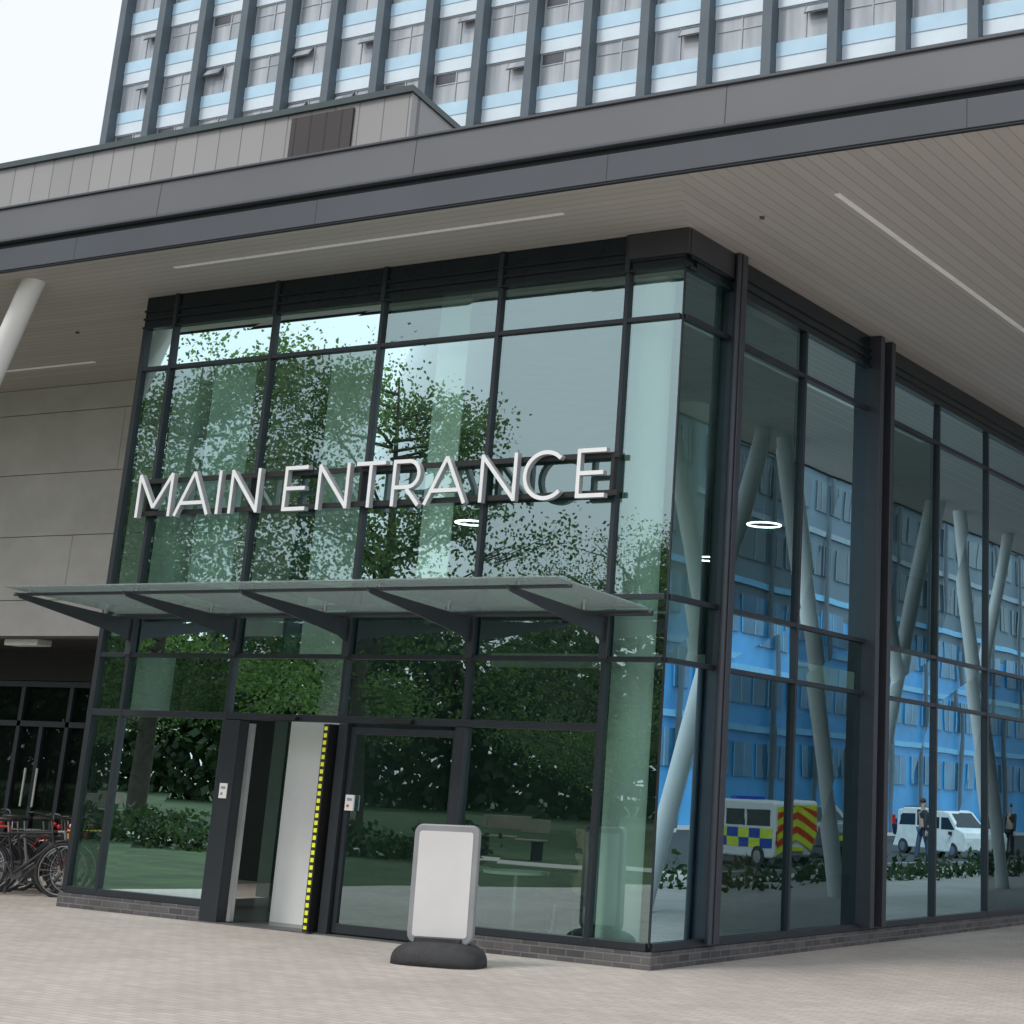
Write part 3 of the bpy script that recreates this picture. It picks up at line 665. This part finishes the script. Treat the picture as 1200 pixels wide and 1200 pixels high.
def police_extra(e,w):
    bl=mat('livery blue',(.02,.06,.42),.4); yl=mat('livery yellow',(.75,.85,.05),.4); rd=mat('livery red',(.7,.06,.02),.4)
    for s in (-1,1):
        m=MB()
        for r in range(2):
            for k in range(7):
                x=-2.2+k*.62; z=.62+r*.30
                m.box(x,x+.62,s*(w/2+.003),s*(w/2+.006),z,z+.30,(k+r)%2)
        m.obj('side_livery',[bl,yl],e)
    m=MB(); xx=-2.368; W2=w/2-.08
    for s in(-1,1):
        for k in range(7):
            z0=.40+k*.22
            zt=lambda z:min(z,1.9)
            m.add([(xx,0,zt(z0+.42)),(xx,s*W2,zt(z0-.0)),(xx,s*W2,zt(z0+.22)),(xx,0,zt(z0+.64))] ,[(0,1,2,3)],k%2)
    m.obj('rear_chevrons',[yl,rd],e)
    MB().box(.3,.6,-.6,.6,2.10,2.2).obj('light_bar',mat('light bar blue',(.02,.08,.6),.2),e,.02)
vehicle('police_van',vanprof,1.85,(-1.5,1.55),.34,M_white,vang,'white police van with yellow and blue checks and striped rear','van',(12.4,25.9,GZ),math.radians(26),police_extra,.78)
vehicle('delivery_van',vanprof,1.85,(-1.5,1.55),.34,mat('van white',(.72,.73,.74),.3),vang,'plain white delivery van parked on the road','van',(12.9,40.9,GZ),math.radians(205),scale=.72)
carprof=[(-2.1,.3),(-2.2,.7),(-2.1,.95),(-1.7,1.02),(-1.2,1.42),(.25,1.46),(1.05,1.0),(1.95,.85),(2.15,.6),(2.1,.3)]
carg={'side':[[(-1.45,1.02),(-1.08,1.36),(-.4,1.38),(-.4,1.02)],[(-.32,1.02),(-.32,1.38),(.2,1.38),(.8,1.02)]],'quad':[[(.30,-.62,1.45),(.30,.62,1.45),(1.02,.72,1.03),(1.02,-.72,1.03)],[(-1.24,-.6,1.41),(-1.24,.6,1.41),(-1.69,.68,1.04),(-1.69,-.68,1.04)]]}
vehicle('parked_car',carprof,1.78,(-1.3,1.3),.32,mat('silver paint',(.45,.47,.5),.25,.5),carg,'silver hatchback car parked on the road','car',(14.0,31.5,GZ),math.radians(20))
vehicle('parked_car',carprof,1.78,(-1.3,1.3),.32,mat('dark blue paint',(.03,.05,.12),.25,.4),carg,'dark blue car parked on the road','car',(21,60,GZ),math.radians(95))

# ------------------------------------------------------------ people
def skinobj(name,verts,edges,radii,m,parent,sub=2):
    me=bpy.data.meshes.new(name); me.from_pydata([tuple(v) for v in verts],edges,[]); me.materials.append(m)
    o=bpy.data.objects.new(name,me); COL.objects.link(o)
    md=o.modifiers.new('skin','SKIN'); md.use_smooth_shade=True
    for i,r in enumerate(radii): me.skin_vertices[0].data[i].radius=(r,r) if not isinstance(r,tuple) else r
    me.skin_vertices[0].data[0].use_root=True
    s=o.modifiers.new('sub','SUBSURF'); s.levels=sub; s.render_levels=sub
    if parent: o.parent=parent
    return o
def person(loc,rz,label,top,trou,hair,seated=False,stride=.12):
    e=empty('person',(0,0,0),label,'person')
    sk=mat('skin',(.50,.32,.24),.55)
    if not seated:
        hip=Vector((0,0,.95)); K=[Vector((stride*.8*s,.1*s,.5)) for s in(1,-1)]; A=[Vector((stride*1.3*s,.1*s,.08)) for s in (1,-1)]
    else:
        hip=Vector((0,0,.52)); K=[Vector((.45,.11*s,.52)) for s in(1,-1)]; A=[Vector((.42,.12*s,.08)) for s in(1,-1)]
    ch=hip+Vector((.0,0,.33)); nk=hip+Vector((.01,0,.54)); hd=hip+Vector((.03,0,.68)); ht=hip+Vector((.02,0,.76))
    V=[hip,hip+Vector((0,0,.15)),ch,nk,hd,ht]; E=[(0,1),(1,2),(2,3),(3,4),(4,5)]; R=[(.13,.10),(.12,.095),(.15,.10),.055,.095,.07]
    for i in(0,1):
        s=1 if i==0 else -1
        n=len(V); V+=[hip+Vector((0,.09*s,-.06)),K[i],A[i],A[i]+Vector((.14,0,-.04))]; E+=[(0,n),(n,n+1),(n+1,n+2),(n+2,n+3)]; R+=[.085,.058,.042,.035]
        n=len(V); sh=ch+Vector((0,.18*s,.12))
        el=sh+(Vector((-.05*s,.05*s,-.28)) if not seated else Vector((.08,.04*s,-.26))); wr=el+(Vector((.06-.05*s,.02*s,-.25)) if not seated else Vector((.23,-.04*s,.02)))
        V+=[sh,el,wr]; E+=[(2,n),(n,n+1),(n+1,n+2)]; R+=[.06,.042,.028]
        d=(wr-el).normalized(); pm=wr+d*.07; V.append(pm); E.append((n+2,n+3)); R.append((.036,.018))
        for k in range(5):
            off=Vector((.022*(k-1.5),0,0)) if not seated else Vector((0,.02*(k-1.5),0))
            j=len(V); L_=[.07,.085,.08,.065,.05][k]
            tip=pm+off+d*L_*.5; tip2=pm+off*1.2+d*L_+Vector((0,0,-.01))
            if k==4: tip=wr+d*.03+off*1.2; tip2=tip+d*.05+off*.3
            V+=[tip,tip2]; E+=[(n+3,j),(j,j+1)]; R+=[.009,.008]
    skinobj('body',V,E,R,sk,e,1)
    def sub(idx,grow,nm,m,lv=2):
        mp={a:i for i,a in enumerate(idx)}; ed=[(mp[a],mp[b]) for a,b in E if a in mp and b in mp]
        rr=[]
        for a in idx:
            r=R[a]; rr.append((r[0]+grow,r[1]+grow) if isinstance(r,tuple) else r+grow)
        return skinobj(nm,[V[a] for a in idx],ed,rr,m,e,lv)
    arm=[]; leg=[]; per=4+4+10
    for i in (0,1):
        o=6+i*per; leg+= [o,o+1,o+2]; arm+= [o+4,o+5,o+6]
    sub([2,1]+arm,.02,'jacket',top); sub([0]+leg,.018,'trousers',trou)
    hr=MB().ell((ht.x-.02,ht.y,ht.z-.0),.105,.092,.10,n=16,h=10,zmin=-.35); hr.obj('hair',hair,e)
    fc=MB().ell((hd.x+.105,0,hd.z-.0),.018,.014,.022,n=8,h=6); fc.ell((hd.x+.085,.035,hd.z+.02),.012,.012,.01,1,8,6); fc.ell((hd.x+.085,-.035,hd.z+.02),.012,.012,.01,1,8,6); fc.ell((hd.x+.09,0,hd.z-.045),.012,.025,.007,2,8,6)
    for s in (-1,1): fc.ell((hd.x,s*.1,hd.z),.02,.012,.03,0,8,6)
    fc.obj('face',[sk,M_black,mat('lips',(.4,.15,.13),.5)],e)
    sh=MB()
    for a in A: sh.ell((a.x+.06,a.y,a.z-.035),.14,.05,.05,n=12,h=8)
    sh.obj('shoe',M_black,e)
    e.location=loc; e.rotation_euler=(0,0,rz); return e
cD=mat('dark coat',(.025,.03,.04),.8); cJ=mat('denim',(.06,.09,.16),.85); hB=mat('brown hair',(.05,.03,.02),.7); cG=mat('grey jumper',(.2,.2,.21),.85)
person((11.0,34.5,GZ+.0),2.2,'person in a dark coat walking along the road',cD,cJ,hB)
person((11.6,42.5,GZ+.0),-1.5,'person in a dark jacket standing by the vans',cD,cD,hB,stride=.04)
IF=GZ+.01
person((-3.5,1.3,IF),0.0,'person in a grey jumper sitting at a lobby table',cG,cJ,hB,True)
person((-1.9,1.6,IF),3.14,'person in a dark coat sitting opposite at the table',cD,cD,hB,True)
def chair(loc,rz):
    e=empty('chair',(0,0,0),'simple dark lobby chair beside the table','chair','chairs at the lobby table')
    MB().box(-.2,.24,-.22,.22,.42,.455).obj('seat',M_black,e,.01)
    MB().box(-.24,-.21,-.2,.2,.55,.88).obj('backrest',M_black,e,.01)
    for x,y in((-.2,-.2),(-.2,.2),(.2,-.2),(.2,.2)): MB().tube([(x,y,.42),(x*1.1,y*1.1,0)],.014,8).obj('leg',M_steel,e)
    for y in(-.18,.18): MB().tube([(-.2,y,.43),(-.235,y,.6)],.012,6).obj('back_support',M_steel,e)
    e.location=loc; e.rotation_euler=(0,0,rz)
chair((-3.5,1.3,IF),0); chair((-1.9,1.6,IF),3.14)
tx,ty=-2.7,1.45
te=empty('lobby_table',(tx,ty,IF),'round pale table with a steel pedestal in the lobby','table')
MB().tube([(tx,ty,IF+.71),(tx,ty,IF+.74)],.38,32).obj('table_top',M_offwhite,te); MB().tube([(tx,ty,IF),(tx,ty,IF+.71)],.035,12).obj('pedestal',M_steel,te); MB().tube([(tx,ty,IF),(tx,ty,IF+.02)],.25,24).obj('foot',M_steel,te)

# ------------------------------------------------------------ world + sun
w=bpy.data.worlds.new('World'); scene.world=w; w.use_nodes=True; N=w.node_tree.nodes; L=w.node_tree.links
bg=N['Background']; sky=N.new('ShaderNodeTexSky'); sky.sky_type='NISHITA'; sky.sun_disc=False
EL,AZ=math.radians(48),math.radians(205)
sky.sun_elevation=EL; sky.sun_rotation=AZ; sky.dust_density=3; sky.air_density=1
tc=N.new('ShaderNodeTexCoord'); nz=N.new('ShaderNodeTexNoise'); nz.inputs['Scale'].default_value=1.6; nz.inputs['Detail'].default_value=5; L.new(tc.outputs['Generated'],nz.inputs['Vector'])
rp=N.new('ShaderNodeValToRGB'); L.new(nz.outputs['Fac'],rp.inputs[0]); rp.color_ramp.elements[0].position=.3; rp.color_ramp.elements[0].color=(7.8,8.3,9.0,1); rp.color_ramp.elements[1].position=.65; rp.color_ramp.elements[1].color=(9.5,9.7,10.0,1)
mx=N.new('ShaderNodeMix'); mx.data_type='RGBA'; mx.inputs[0].default_value=.85; L.new(sky.outputs[0],mx.inputs[6]); L.new(rp.outputs[0],mx.inputs[7])
L.new(mx.outputs[2],bg.inputs[0]); bg.inputs[1].default_value=.12
sd=bpy.data.lights.new('sun','SUN'); sd.energy=1.5; sd.angle=math.radians(15); sd.color=(1,.96,.91)
so=bpy.data.objects.new('sun',sd); COL.objects.link(so)
d=Vector((math.sin(AZ)*math.cos(EL),math.cos(AZ)*math.cos(EL),math.sin(EL)))
so.rotation_euler=d.to_track_quat('Z','Y').to_euler(); so.location=(0,-20,30)
scene.view_settings.view_transform='Standard'; scene.view_settings.look='None'; scene.view_settings.exposure=0

# ------------------------------------------------------------ camera
yaw,pit,rol=.5208,.2896,.0495
fw=Vector((-math.sin(yaw)*math.cos(pit),math.cos(yaw)*math.cos(pit),math.sin(pit))); r=Vector((math.cos(yaw),math.sin(yaw),0)); up=r.cross(fw)
c,s=math.cos(rol),math.sin(rol); r2=c*r+s*up; u2=-s*r+c*up
cd=bpy.data.cameras.new('camera'); cd.sensor_width=36; cd.lens=2024.99/1200*36; cd.shift_x=-233.83/1200; cd.shift_y=-278.92/1200
cd.clip_end=2000; co=bpy.data.objects.new('camera',cd); COL.objects.link(co)
co.matrix_world=Matrix(((r2.x,u2.x,-fw.x,9.4942),(r2.y,u2.y,-fw.y,-15.9607),(r2.z,u2.z,-fw.z,1.5572),(0,0,0,1)))
scene.camera=co
